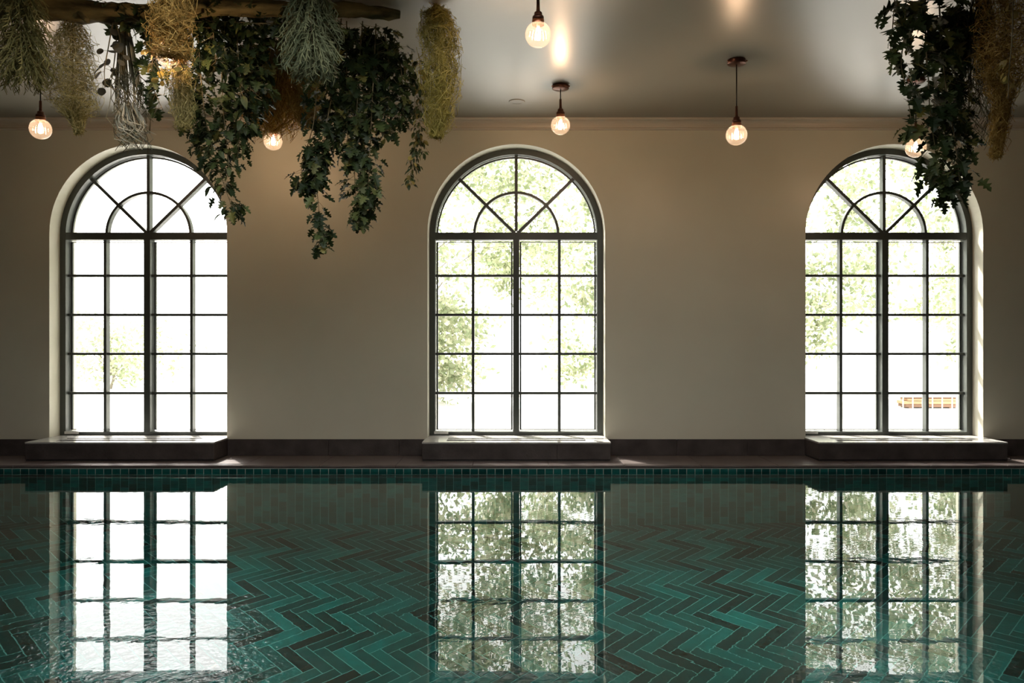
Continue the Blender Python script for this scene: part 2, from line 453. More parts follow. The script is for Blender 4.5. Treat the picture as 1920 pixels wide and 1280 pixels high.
# pool far wall with its tiles
TW, TH, TD = 0.0653, 0.285, 0.008
pw = empty('wall_pool_back', (0, DECK_Y, 0)); tag(pw, 'green tiled far wall of the pool', None, None, 'structure')
w = MB(); w.box(PX0, PX1, 0.0, 0.25, -0.1, DECK - 0.024); w.build('waterline_bed', 'grout_dry', pw)
w = MB(); w.box(PX0, PX1, 0.0, 0.25, ZB, -0.1); w.build('grout_bed', 'grout', pw)
GY = 0.0
t1 = MB(); t1.box(-TW / 2 + 0.0025, TW / 2 - 0.0025, GY - 0.002, 0.001, -TH / 2 + 0.002, TH / 2 - 0.002)
tmesh = t1.mesh('wall_tile', 'wtile'); tmesh2 = t1.mesh('wall_tile', 'ltile')
nt_parts = 0
top = DECK - 0.026
rest = MB()
ncol = int((PX1 - PX0) / TW)
for c in range(ncol):
    x = PX0 + 0.03 + TW * (c + 0.5)
    for r in range(7):
        st = 0.0 if r == 0 else (TH / 2 if c % 2 else 0.0)
        zc = top - TH * (r + 0.5) + (st if r > 1 else 0.0)
        z0, z1 = zc - TH / 2, zc + TH / 2
        if r == 1 and c % 2: z0 += TH / 2      # cut tile starts the half bond
        if z0 < -POOL_D: z0 = -POOL_D
        if z1 - z0 < 0.03: continue
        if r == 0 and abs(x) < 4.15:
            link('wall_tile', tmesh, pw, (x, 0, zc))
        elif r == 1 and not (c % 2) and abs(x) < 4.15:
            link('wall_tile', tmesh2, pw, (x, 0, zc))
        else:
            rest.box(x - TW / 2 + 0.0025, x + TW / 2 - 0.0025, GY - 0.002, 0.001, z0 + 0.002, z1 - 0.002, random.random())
tag(rest.build('wall_tiles_below', 'wtiles', pw), None, None, None, 'stuff')

for nm, (a, b_, c, d_) in (('wall_pool_left', (PX0 - 0.2, PX0, PY1, DECK_Y)), ('wall_pool_right', (PX1, PX1 + 0.2, PY1, DECK_Y)), ('wall_pool_front', (PX0, PX1, PY1 - 0.2, PY1))):
    w = MB(); w.box(a, b_, c, d_, ZB, DECK - 0.022, 0.5)
    tag(w.build(nm, 'tiles'), 'green tiled side of the pool', None, None, 'structure')

# pool floor: herringbone of 4:1 tiles laid at 45 degrees, rows along x
FW, FL = 0.0713, 0.2852
pf = empty('floor_pool', (0, 0, -POOL_D)); tag(pf, 'teal herringbone tiled pool floor', None, None, 'structure')
w = MB(); w.box(PX0, PX1, PY1, DECK_Y, -0.1, -0.0015); w.build('grout_bed', 'grout', pf)
GP = 0.0028
ft = MB(); ft.box(-FL / 2 + GP, FL / 2 - GP, -FW / 2 + GP, FW / 2 - GP, -0.008, 0.0)
fmesh = ft.mesh('floor_tile', 'tile')
S2 = math.sqrt(0.5)
OX, OY = 0.03, -2.205 - (FW - FL) * S2 / 2
cells = []
for m_ in range(-16, 17):
    for k_ in range(-110, 111):
        bx, by = k_ * FW + m_ * FL, k_ * FW - m_ * FL
        for typ, (ux, uy) in (('H', (FL / 2, FW / 2)), ('V', (FL + FW / 2, FW - FL / 2))):
            ax, ay = bx + ux, by + uy
            # rotate by -45 degrees
            xx, yy = (ax + ay) * S2 + OX, (-ax + ay) * S2 + OY
            if PX0 - 0.05 < xx < PX1 + 0.05 and PY1 - 0.05 < yy < DECK_Y + 0.12:
                cells.append((xx, yy, -math.pi / 4 if typ == 'H' else math.pi / 4))
# the tiles that show largest: the nearest ones in view, not under the window reflections first
def show(c):
    dd = c[1] + CAMD
    if dd < 4.0 or abs(c[0]) > dd * 0.66: return -1
    u = CX + c[0] / dd * F
    hid = any(lo < u < hi for lo, hi in ((115, 425), (815, 1120), (1510, 1805)))
    return 1.0 / dd - (0.05 if hid else 0)
cells.sort(key=show, reverse=True)
rest = MB()
for i, (xx, yy, a) in enumerate(cells):
    if i < 300:
        to = link('floor_tile', fmesh, pf, (xx, yy, 0)); to.rotation_euler.z = a
    else:
        ca, sa = math.cos(a), math.sin(a)
        hx, hy = FL / 2 - GP, FW / 2 - GP
        cs = [(xx + ca * p - sa * q_, yy + sa * p + ca * q_) for p, q_ in ((-hx, -hy), (hx, -hy), (hx, hy), (-hx, hy))]
        rest.add([(p, q_, -0.008) for p, q_ in cs] + [(p, q_, 0.0) for p, q_ in cs],
                 [(4, 5, 6, 7), (0, 1, 5, 4), (1, 2, 6, 5), (2, 3, 7, 6), (3, 0, 4, 7)], random.random())
tag(rest.build('floor_tiles_around', 'tiles', pf), None, None, None, 'stuff')

w = MB(); w.box(3.885, PX1 - 0.001, -3.0, DECK_Y - 0.012, -POOL_D + 0.001, -0.565, 0.3)
tag(w.build('pool_ledge', 'tiles'), 'submerged tiled ledge in the corner of the pool', None, None, 'structure')

w = MB(); w.add([(PX0, PY1, 0), (PX1, PY1, 0), (PX1, DECK_Y - 0.001, 0), (PX0, DECK_Y - 0.001, 0)], [(0, 1, 2, 3)])
wo = w.build('water', 'water')
tag(wo, 'still teal pool water mirroring the windows', None, None, 'structure')

# ------------------------------------------------------------------ windows
FY0, FY1 = 0.157, 0.262      # frame depth
BY0, BY1 = 0.185, 0.25       # glazing bar depth
GLY = 0.236
RI = WR - 0.05               # inner radius of the outer frame


def ring(mb, cx, cz, r0, r1, y0, y1, a0=0.0, a1=math.pi, n=36):
    V, Fc = [], []
    for i in range(n + 1):
        a = a0 + (a1 - a0) * i / n
        for r in (r0, r1):
            for y in (y0, y1):
                V.append((cx + r * math.cos(a), y, cz + r * math.sin(a)))
    for i in range(n):
        p, q_ = i * 4, i * 4 + 4
        Fc += [(p, p + 2, q_ + 2, q_), (p + 1, q_ + 1, q_ + 3, p + 3), (p, q_, q_ + 1, p + 1), (p + 2, p + 3, q_ + 3, q_ + 2)]
    mb.add(V, Fc)


def bar_between(mb, a, b_, wd, y0, y1):
    d_ = Vector((b_[0] - a[0], b_[1] - a[1])); d_.normalize(); nx, nz = -d_.y * wd / 2, d_.x * wd / 2
    pr = [(a[0] + nx, a[1] + nz), (a[0] - nx, a[1] - nz), (b_[0] - nx, b_[1] - nz), (b_[0] + nx, b_[1] + nz)]
    mb.add([(x, y0, z) for x, z in pr] + [(x, y1, z) for x, z in pr],
           [(0, 1, 2, 3), (7, 6, 5, 4), (0, 4, 5, 1), (1, 5, 6, 2), (2, 6, 7, 3), (3, 7, 4, 0)])


TRZ0, TRZ1 = SPRING - 0.036, SPRING + 0.026      # transom
BOTZ = LEDGE_TOP + 0.03
CZ = SPRING + 0.012
ROWS = [BOTZ, 0.568, 0.912, 1.254, 1.597, TRZ0]
COLS = [-RI, -0.378, 0.0, 0.378, RI]
FAN_R = 0.368
WLAB = ('black steel arched window washed out with bright sky', 'black steel arched window between the other two, trees behind', 'black steel arched window partly covered by hanging vine')


def make_window(idx, cx):
    root = empty('window_%d' % (idx + 1), (cx, 0, 0)); tag(root, WLAB[idx % 3], None, None, 'structure')
    mb = MB()
    mb.box(-WR, -RI, FY0, FY1, LEDGE_TOP, SPRING); mb.box(RI, WR, FY0, FY1, LEDGE_TOP, SPRING)
    mb.box(-RI, RI, FY0, FY1, LEDGE_TOP, BOTZ)
    ring(mb, 0, SPRING, RI, WR + 0.004, FY0, FY1)
    mb.build('window_frame', 'frame', root)
    # inner glazing bead, set back from the frame
    mb = MB()
    BW = 0.014
    ring(mb, 0, SPRING, RI - BW - 0.004, RI - 0.004, FY1 - 0.025, FY1 - 0.005)
    for a, b_ in ((-RI + 0.004, -0.0275 - 0.004), (0.0275 + 0.004, RI - 0.004)):
        mb.box(a, a + BW, FY1 - 0.025, FY1 - 0.005, BOTZ + 0.012, TRZ0 - 0.012); mb.box(b_ - BW, b_, FY1 - 0.025, FY1 - 0.005, BOTZ + 0.012, TRZ0 - 0.012)
        mb.box(a, b_, FY1 - 0.025, FY1 - 0.005, BOTZ + 0.008, BOTZ + 0.014); mb.box(a, b_, FY1 - 0.025, FY1 - 0.005, TRZ0 - 0.016, TRZ0 - 0.01)
    mb.build('glazing_bead', 'frame', root)
    mb = MB(); mb.box(-RI, RI, FY0 + 0.004, FY1 - 0.004, TRZ0, TRZ1); mb.build('transom', 'frame', root)
    mb = MB(); mb.box(-0.0275, 0.0275, FY0 + 0.006, FY1 - 0.004, BOTZ, TRZ0); mb.build('mullion', 'frame', root)
    for x in (-0.378, 0.378):
        mb = MB(); mb.box(x - 0.012, x + 0.012, BY0, BY1, BOTZ, TRZ0); mb.build('muntin', 'frame', root)
    for z in ROWS[1:-1]:
        for a, b_ in ((-RI, -0.0275), (0.0275, RI)):
            mb = MB(); mb.box(a, b_, BY0 + 0.006, BY1 - 0.006, z - 0.0105, z + 0.0105); mb.build('muntin', 'frame', root)
    for a in (math.pi / 4, math.pi / 2, 3 * math.pi / 4):
        mb = MB(); s0 = 0.03 if abs(a - math.pi / 2) < 0.1 else 0.02
        bar_between(mb, (s0 * math.cos(a), CZ + s0 * math.sin(a)), ((RI - 0.002) * math.cos(a), SPRING + (RI - 0.002) * math.sin(a)), 0.026, BY0, BY1)
        mb.build('fan_bar', 'frame', root)
    mb = MB(); ring(mb, 0, SPRING + 0.012, FAN_R - 0.011, FAN_R + 0.011, BY0 + 0.005, BY1 - 0.005, 0.03, math.pi - 0.03); mb.build('fan_arc', 'frame', root)
    # panes, each its own piece of glass
    for r in range(5):
        for c in range(4):
            mb = MB(); mb.box(COLS[c] + 0.003, COLS[c + 1] - 0.003, GLY, GLY + 0.005, ROWS[r] + 0.002, ROWS[r + 1] - 0.002); mb.build('pane', 'pane', root)
    for (r0, r1) in ((0.03, FAN_R), (FAN_R, RI)):
        for s_ in range(4):
            mb = MB(); ring(mb, 0, SPRING + 0.015, r0, r1 - (0.015 if r1 == RI else 0), GLY, GLY + 0.005, s_ * math.pi / 4 + 0.004, (s_ + 1) * math.pi / 4 - 0.004, 9)
            a0 = s_ * math.pi / 4 + 0.004; a1 = (s_ + 1) * math.pi / 4 - 0.004
            mb.build('pane', 'pane', root)
    mb = MB(); mb.box(-RI - 0.008, -RI + 0.115, FY0 - 0.004, FY0, LEDGE_TOP + 0.012, LEDGE_TOP + 0.034); mb.build('sill_tag', 'white_tag', root)['label'] = 'small white plate on the bottom rail'
    return root


for i, cx in enumerate(WIN_X): make_window(i, cx)
# stone ledges under the windows
LLAB = ('dark stone ledge box below the sunlit window beside the thick foliage', 'dark stone ledge box below the window in the middle', 'dark stone ledge box below the window with the hanging vine')
LD = 0.325
for i, cx in enumerate(WIN_X):
    root = empty('window_ledge', (cx, 0, DECK)); tag(root, LLAB[i], 'ledge', 'stone ledges under the windows')
    mb = MB(); mb.box(-LH + 0.004, LH - 0.004, -LD + 0.004, -0.001, 0.0, 0.012); mb.build('plinth_joint', 'black', root)
    for a, b_ in ((-LH, 0.33 if i != 0 else -0.1), (0.33 if i != 0 else -0.1, LH)):
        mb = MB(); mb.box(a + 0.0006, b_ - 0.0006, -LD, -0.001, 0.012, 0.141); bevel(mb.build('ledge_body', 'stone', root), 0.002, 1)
    # top slab with a slot for the vent
    VX, VY0, VY1, TT = 0.575, -0.24, -0.05, LEDGE_TOP - DECK
    mb = MB()
    for a, b_, c, d_ in ((-LH, LH, -LD - 0.002, VY0), (-LH, LH, VY1, 0.0), (-LH, -VX, VY0, VY1), (VX, LH, VY0, VY1), (-WR + 0.0005, WR - 0.0005, 0.0, FY0 + 0.05)):
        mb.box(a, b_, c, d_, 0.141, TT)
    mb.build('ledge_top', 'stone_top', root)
    vent = MB(); vent.box(-VX, VX, VY0, VY1, 0.1415, 0.1425); vo = vent.build('vent', 'black', root); vo['label'] = 'slotted floor vent in the ledge top'
    sl = MB(); sl.box(-VX, VX, -0.15, -0.092, 0.1426, TT - 0.001); sl.build('vent_cover', 'stone_top', vo)
    sl = MB(); sl.box(-VX + 0.004, VX - 0.004, -0.002, 0.002, 0.1426, TT - 0.012); slm = sl.mesh('vent_slat', 'black')
    for k in range(5): link('vent_slat', slm, vo, (0, -0.225 + k * 0.015, 0))
    for y in (-0.08, -0.065): link('vent_slat', slm, vo, (0, y, 0))

# ceiling disc
sp = empty('ceiling_speaker', P(969, 190, 6.30)); sp.location.z = CEIL
tag(sp, 'small round flush speaker in the ceiling above the middle window', 'speaker')
mb = MB(); mb.lathe([(0.0, -0.004), (0.048, -0.004), (0.05, -0.004)], 28); mb.build('speaker_grille', 'ceiling', sp)
mb = MB(); mb.lathe([(0.05, -0.006), (0.06, -0.006), (0.064, -0.003), (0.064, 0.0)], 28); mb.build('speaker_rim', 'ceiling', sp)

# ------------------------------------------------------------------ pendant lamps
GR = 0.069


def make_lamp(px, py, d, label):
    c = P(px, py, d)                       # globe centre
    root = empty('pendant_lamp', (c.x, c.y, CEIL)); tag(root, label, 'lamp', 'globe pendant lamps')
    gz = c.z - CEIL
    mb = MB(); mb.lathe([(0.0, 0.0), (0.06, 0.0), (0.062, -0.004), (0.062, -0.026), (0.058, -0.03), (0.008, -0.033), (0.0, -0.033)], 32)
    cano = mb.build('canopy', 'bronze', root, True); cano['label'] = 'round dark bronze ceiling rose'
    scm = MB(); scm.lathe([(0.0, 0.005), (0.005, 0.004), (0.006, 0.0)], 10); sme = scm.mesh('screw', 'copper', True)
    for s_ in (-1, 1):
        so = link('screw', sme, cano, (s_ * 0.062, -0.02, -0.014)); so.rotation_euler = (math.radians(90), 0, 0)
    nk = gz + GR * 0.84
    st = nk + 0.082
    mb = MB(); mb.tube([(0, 0, -0.03), (0, 0, st)], 0.0042, n=8); mb.build('cord', 'black', root, True)
    mb = MB(); mb.lathe([(0.0044, st + 0.055), (0.0085, st + 0.052), (0.0095, st), (0.011, st - 0.014), (0.012, st - 0.018), (0.019, st - 0.02), (0.0215, st - 0.024), (0.0225, st - 0.038), (0.0225, st - 0.04), (0.029, st - 0.042), (0.031, st - 0.046), (0.031, st - 0.062), (0.0, st - 0.062)], 28)
    mb.build('socket', 'bronze', root, True)['label'] = 'stepped bronze lamp socket'
    mb = MB(); mb.lathe([(0.030, st - 0.06), (0.0325, st - 0.062), (0.0335, nk - 0.006), (0.031, nk - 0.008)], 28); mb.build('collar', 'copper', root, True)['label'] = 'copper collar'
    pr = []
    for i in range(22):
        a = math.radians(28 + (180 - 28) * i / 21)
        pr.append((max(GR * math.sin(a), 0.0005), gz + GR * math.cos(a)))
    mb = MB(); mb.lathe(pr, 96, rib=0.018, nrib=24); mb.build('globe', 'globe', root, True)['label'] = 'clear ribbed glass globe'
    mb = MB(); mb.lathe([(0.0, nk - 0.004), (0.009, nk - 0.004), (0.009, nk - 0.022), (0.006, nk - 0.026), (0.0, nk - 0.026)], 14); bu = mb.build('bulb_base', 'white_tag', root, True)
    fi = MB(); fi.tube([(0.006, 0, nk - 0.024), (0.012, 0, gz + 0.02), (0.012, 0, gz - 0.012), (0.006, 0, gz - 0.028)], 0.0022, n=6); fm = fi.mesh('filament', 'glow', True)
    for k in range(5):
        fo = link('filament', fm, bu); fo.rotation_euler.z = k * 2 * math.pi / 5
    ld = bpy.data.lights.new('lamp_light', 'POINT'); ld.energy = 9.5; ld.shadow_soft_size = 0.02; ld.color = (1.0, 0.64, 0.38)
    lo = bpy.data.objects.new('lamp_light', ld); col.objects.link(lo); lo.parent = root; lo.location = (0, 0, gz + 0.012)
    return root


for a in ((76, 242, 5.47, 'globe pendant hanging in the corner beside the pale moss'),
          (320, 103, 4.10, 'globe pendant wrapped in brown hanging moss'),
          (512, 265, 6.15, 'globe pendant glowing below the golden grass'),
          (1009, 65, 4.29, 'nearest globe pendant hanging over the water, its rose out of view'),
          (1051, 235, 5.90, 'globe pendant on a short cord above the middle window'),
          (1381, 253, 5.37, 'globe pendant on a long cord in front of bare wall'),
          (1717, 277, 5.75, 'globe pendant half hidden behind the vine leaves')):
    make_lamp(*a)

# ------------------------------------------------------------------ hanging plants
def leaf_outline(kind):
    if kind == 'oak':
        h = [(0.0, 0.0), (0.08, 0.10), (0.31, 0.13), (0.14, 0.27), (0.36, 0.31), (0.50, 0.42), (0.31, 0.46), (0.15, 0.54), (0.40, 0.70), (0.14, 0.75), (0.19, 0.87), (0.0, 1.0)]
    elif kind == 'round':
        h = [(0.0, 0.0), (0.22, 0.06), (0.40, 0.25), (0.46, 0.5), (0.38, 0.78), (0.2, 0.95), (0.0, 1.0)]
    else:
        h = [(0.0, 0.0), (0.12, 0.12), (0.25, 0.35), (0.24, 0.6), (0.13, 0.82), (0.0, 1.0)]
    return h


def leaf_mesh(name, kind, mat, fold=0.35, droop=0.25, seed=0):
    """leaf along +x of unit length, folded on its midrib and drooping"""
    h = leaf_outline(kind); rg = random.Random(seed)
    V, Fc = [], []
    n = len(h)
    def z_at(x, y): return -droop * x * x + fold * abs(y) * (0.6 + 0.4 * math.sin(5 * x + seed))
    for (y, x) in h: V.append((x, 0.0, z_at(x, 0)))
    for s_ in (1, -1):
        for (y, x) in h:
            yy = y * s_ * (0.92 + 0.16 * rg.random())
            V.append((x + 0.06 * y, yy, z_at(x, yy)))
    for k, s_ in ((1, 1), (2, -1)):
        for i in range(n - 1):
            a, b_, c, d_ = i, i + 1, k * n + i + 1, k * n + i
            Fc.append((a, b_, c, d_) if s_ < 0 else (a, d_, c, b_))
    me = bpy.data.meshes.new(name); me.from_pydata(V, [], Fc); me.materials.append(M[mat]); me.update()
    me.validate()
    return me


OAK = [leaf_mesh('leaf', 'oak', 'oak', 0.25 + 0.2 * i, 0.15 + 0.2 * i, i) for i in range(3)]
OAKL = [leaf_mesh('leaf', 'oak', 'oak_light', 0.25 + 0.2 * i, 0.15 + 0.2 * i, i) for i in range(3)]
PIN = [leaf_mesh('leaf', 'lance', 'oak_light', 0.3, 0.3 + 0.2 * i, i) for i in range(2)]
ROUND = [leaf_mesh('leaf', 'round', 'round_leaf', 0.15, 0.1 + 0.15 * i, i) for i in range(2)]
GOLD = [leaf_mesh('leaf', 'round', 'gold_leaf', 0.25, 0.1 + 0.2 * i, i) for i in range(2)]


def spline(pts, n):
    """Catmull-Rom through the points"""
    pts = [Vector(p) for p in pts]; P0 = [pts[0] * 2 - pts[1]] + pts + [pts[-1] * 2 - pts[-2]]
    out = []
    for i in range(n + 1):
        u = i / n * (len(pts) - 1); k = min(int(u), len(pts) - 2); t = u - k
        a, b_, c, d_ = P0[k], P0[k + 1], P0[k + 2], P0[k + 3]
        out.append(0.5 * ((2 * b_) + (c - a) * t + (2 * a - 5 * b_ + 4 * c - d_) * t * t + (3 * b_ - a - 3 * c + d_) * t ** 3))
    return out


def leaf_matrix(p, direc, roll, size):
    x = Vector(direc).normalized(); up = Vector((0, 0, 1))
    if abs(x.z) > 0.98: up = Vector((0, -1, 0))
    y = up.cross(x).normalized(); z = x.cross(y)
    m3 = Matrix((x, y, z)).transposed() @ Matrix.Rotation(roll, 3, 'X')
    m4 = m3.to_4x4(); m4.translation = p
    return m4 @ Matrix.Diagonal((size, size, size, 1))


def vine(name, label, cat, stems, nleaf, size, meshes, spread=0.06, inner=0, inner_mat='oak', stem_r=0.004, group='hanging plants', seed=1, dirs=0.5, taper=0.75):
    """stems: list of polylines; each leaf its own object; 'inner' extra leaves joined as one mass behind"""
    rg = random.Random(seed)
    base = Vector(stems[0][0])
    root = empty(name, base); tag(root, label, cat, group)
    lines = [spline(s_, 28) for s_ in stems]
    for ln in lines:
        mb = MB(); mb.tube([p - base for p in ln], stem_r, stem_r * 0.4, 5); mb.build('stem', 'stem', root, True)
    lens = [sum((a - b_).length for a, b_ in zip(l_, l_[1:])) for l_ in lines]
    tot = sum(lens)
    pet = MB()
    def one(k):
        ln = rg.choices(lines, lens)[0]
        t = rg.random() ** 0.9; i = min(int(t * 28), 27)
        p = ln[i].lerp(ln[i + 1], t * 28 - i)
        a = rg.uniform(0, 2 * math.pi)
        out = Vector((math.cos(a), math.sin(a) * 0.9 - 0.15, rg.uniform(-0.9, 0.25) * dirs * 2 - 0.15)).normalized()
        off = out * (spread * (0.25 + 0.75 * rg.random()) * (1 - (1 - taper) * t))
        q_ = p + off
        return p, q_, out, rg.uniform(-0.7, 0.7), size * rg.uniform(0.65, 1.2) * (1 - 0.25 * t)
    for k in range(nleaf):
        p, q_, out, roll, s_ = one(k)
        pet.tube([p - base, q_ - base], 0.0013, 0.001, 3, cap=False)
        lo = link('leaf', rg.choice(meshes), root)
        lo.matrix_local = leaf_matrix(q_ - base, out + Vector((0, 0, -0.35)), roll, s_)
    pet.build('leaf_stalks', 'stem', root)['kind'] = 'stuff'
    if inner:
        mb = MB(); src = meshes[0]
        sv = [v.co.copy() for v in src.vertices]; sf = [tuple(pl.vertices) for pl in src.polygons]
        for k in range(inner):
            p, q_, out, roll, s_ = one(k)
            mt = leaf_matrix(p.lerp(q_, 0.6) - base + Vector((0, 0.03, 0)), out + Vector((0, 0, -0.35)), roll, s_)
            mb.add([mt @ v for v in sv], sf, 0.001 + rg.random())
        mb.build('inner_leaves', inner_mat, root)['kind'] = 'stuff'
    return root


def lerp_profile(prof, t):
    for (t0, r0), (t1, r1) in zip(prof, prof[1:]):
        if t <= t1: return r0 + (r1 - r0) * (t - t0) / max(t1 - t0, 1e-6)
    return prof[-1][1]


def tuft(name, label, cat, path, prof, n, mat, seed, kind='moss', thick=0.0016, step=0.03, group='hanging plants', depth=0.9, hook=True):
    """a hanging column of countless fine strands round a hanging stem; prof: (t, radius) along the path"""
    rg = random.Random(seed)
    base = Vector(path[0]); root = empty(name, base); tag(root, label, cat, group)
    ax = spline(path, 30)
    mb = MB(); mb.tube([p - base for p in ax[:26]], 0.006, 0.002, 5); mb.build('stem', 'stem', root, True)
    mb = MB()
    def axis(t):
        t = min(max(t, 0), 1); i = min(int(t * 30), 29); return ax[i].lerp(ax[i + 1], t * 30 - i)
    Ln = sum((a - b_).length for a, b_ in zip(ax, ax[1:]))
    for k in range(n):
        tone = 0.001 + rg.random()
        t = rg.random() ** 0.95
        a = rg.uniform(0, 2 * math.pi)
        ro = math.sqrt(rg.random())
        if kind == 'moss':
            m_ = rg.randint(5, 9); p = None; pts = []
            wild = 1.0 + max(0.0, rg.gauss(0, 0.13))
            aa, rr = a, ro
            for j in range(m_):
                tt = t + j * step * rg.uniform(0.25, 0.8) / Ln
                R_ = lerp_profile(prof, min(tt, 1))
                q_ = axis(tt) + Vector((math.cos(aa) * rr * R_ * wild, math.sin(aa) * rr * R_ * depth * wild, 0))
                q_ += Vector((rg.gauss(0, 1), rg.gauss(0, 1), rg.gauss(0, 1))) * 0.011
                pts.append(q_ - base); aa += rg.gauss(0, 0.35); rr = min(1.12, max(0.1, rr + rg.gauss(0, 0.16)))
            mb.tube(pts, thick, thick * 0.5, 3, tone, False)
        elif kind == 'feather':
            R_ = lerp_profile(prof, t)
            p = axis(t) + Vector((math.cos(a) * R_ * 0.35 * ro, math.sin(a) * R_ * 0.35 * ro, 0.03))
            out = Vector((math.cos(a), math.sin(a) * depth, 0))
            ln = R_ * rg.uniform(0.5, 0.95) + 0.02
            pts = [p + out * (ln * s_) + Vector((0, 0, -0.10 * s_ - 0.06 * s_ * s_)) * (0.5 + ln * 4) for s_ in (0, 0.35, 0.7, 1.0)]
            mb.tube([q_ - base for q_ in pts], thick * 1.3, thick * 0.6, 3, tone, False)
            for j in range(7):
                u = 0.2 + 0.8 * j / 6; i = min(int(u * 3), 2); q_ = pts[i].lerp(pts[i + 1], u * 3 - i)
                d_ = (pts[i + 1] - pts[i]).normalized()
                side = Vector((rg.gauss(0, 1), rg.gauss(0, 1), rg.gauss(0, 1))); side = (side - d_ * side.dot(d_)).normalized()
                e = q_ + (d_ * 0.8 + side * 0.75).normalized() * rg.uniform(0.022, 0.042)
                mb.tube([q_ - base, e - base], thick, thick * 0.5, 3, tone, False)
        elif kind == 'strings':
            t0 = rg.uniform(0, 0.12); t1 = rg.uniform(0.55, 1.0)
            pts = []; ph = rg.uniform(0, 6.28)
            for j in range(13):
                tt = t0 + (t1 - t0) * j / 12; R_ = lerp_profile(prof, tt)
                curl = 0.016 * max(0, j - 8)
                pts.append(axis(tt) - Vector((0, 0, 0.012)) + Vector((math.cos(a) * ro * R_ + curl * math.cos(ph + j * 1.1), math.sin(a) * ro * R_ * depth + curl * math.sin(ph + j * 1.1), rg.gauss(0, 0.003))) - base)
            mb.tube(pts, thick, thick * 0.6, 3, tone, False)
    mb.build('strands', mat, root)['kind'] = 'stuff'
    return root


def V3(*l): return [P(*q_) for q_ in l]


def top(px, d):   # a point on the ceiling above pixel column px at depth d
    p = P(px, 0, d); p.z = CEIL - 0.002; return p


# driftwood logs fixed under the ceiling
def log(name, label, path, radii, knots, seed):
    rg = random.Random(seed)
    NS = 60; pts = spline(path, NS); base = pts[0].copy(); root = empty(name, base); tag(root, label, 'log', 'driftwood logs under the ceiling')
    n = 18; V, Fc = [], []
    for i, p in enumerate(pts):
        t = (pts[min(i + 1, NS)] - pts[max(i - 1, 0)]).normalized()
        a = t.cross(Vector((0, 0, 1))).normalized(); b_ = t.cross(a)
        r = lerp_profile(radii, i / NS)
        for j in range(n):
            th = 2 * math.pi * j / n
            rr = r * (1 + 0.13 * math.sin(3 * th + i * 0.35) + 0.09 * math.sin(5 * th - i * 0.6) + 0.06 * math.sin(i * 0.9) + max(-0.12, min(0.12, rg.gauss(0, 0.07))))
            V.append(p - base + a * rr * math.cos(th) + b_ * rr * math.sin(th))
    for i in range(NS):
        for j in range(n): Fc.append((i * n + j, i * n + (j + 1) % n, (i + 1) * n + (j + 1) % n, (i + 1) * n + j))
    Fc.append(tuple(range(n))); Fc.append(tuple(NS * n + j for j in range(n - 1, -1, -1)))
    mb = MB(); mb.add(V, Fc); mb.build('trunk', 'bark', root, True)
    for (u, dv, ln, r) in knots:
        i = int(u * NS); p = pts[i] - base; d_ = Vector(dv).normalized()
        mb = MB(); mb.tube([p, p + d_ * ln * 0.5 + Vector((0, 0, 0.01)), p + d_ * ln], r, r * 0.6, 8); mb.build('branch_stub', 'bark', root, True)
    return root


def LP(px, py, r=0.05):      # log centre hanging just under the ceiling
    return P(px, py, (CEIL - r * 1.3 - CAMZ) * F / (CY - py))


log('driftwood_log', 'long mossy driftwood log carrying the thick hanging foliage', [LP(-40, 6), LP(60, 10), LP(150, 22, 0.06), LP(270, 24, 0.055), LP(420, 14), LP(560, 18), LP(660, 20, 0.04), LP(750, 27, 0.035)],
    [(0, 0.05), (0.2, 0.062), (0.35, 0.055), (0.6, 0.045), (0.85, 0.038), (0.97, 0.03), (1, 0.022)], [(0.28, (0.5, -0.3, -0.35), 0.16, 0.022), (0.75, (0.4, -0.6, -0.3), 0.12, 0.018), (0.55, (-0.3, -0.6, -0.2), 0.15, 0.02)], 3)

# the plants, one thing each
tuft('needle_plant', 'drooping olive needle plant cut by the picture corner', 'plant', [top(35, 4.2), *V3((36, 30, 4.2), (40, 90, 4.2), (42, 135, 4.2))], [(0, 0.10), (0.35, 0.13), (0.75, 0.12), (1.0, 0.05)], 330, 'olive', 21, 'feather', 0.0027)
tuft('hanging_moss', 'pale wispy moss hanging next to the corner pendant', 'plant', [*V3((136, 26, 4.46), (136, 90, 4.42), (138, 170, 4.4), (147, 246, 4.4))], [(0, 0.03), (0.25, 0.085), (0.55, 0.12), (0.8, 0.115), (0.87, 0.05), (0.93, 0.025), (1, 0.015)], 800, 'moss_pale', 22, 'moss', 0.0016, 0.03)
vine('round_leaf_sprig', 'sprig of dusky round leaves beside the pale moss', 'plant', [V3((212, 40, 4.42), (203, 90, 4.38), (196, 130, 4.36), (197, 165, 4.36)), V3((218, 45, 4.42), (226, 80, 4.38), (222, 110, 4.36))], 20, 0.062, ROUND, 0.05, seed=23)
tuft('stringy_plant', 'dark stringy trailing stems with pale curled tips', 'plant', [*V3((232, 45, 4.45), (236, 110, 4.42), (240, 180, 4.4), (247, 285, 4.4))], [(0, 0.03), (0.3, 0.055), (0.6, 0.085), (0.82, 0.085), (1, 0.03)], 85, 'string', 24, 'strings', 0.0030)
tuft('curled_air_plant', 'pale curly air plant tips above the arch of the bright window', 'plant', [*V3((240, 190, 4.4), (243, 215, 4.39), (248, 240, 4.38), (254, 282, 4.38))], [(0, 0.03), (0.4, 0.08), (0.7, 0.075), (1, 0.015)], 46, 'pale_string', 25, 'strings', 0.0036)
tuft('hanging_moss', 'brown moss column wrapped round the glowing pendant', 'plant', [top(322, 4.0), *V3((322, 20, 3.98), (322, 60, 3.97), (322, 105, 3.97))], [(0, 0.085), (0.6, 0.092), (1.0, 0.085)], 700, 'moss_gold', 26, 'moss', 0.0018, 0.03)
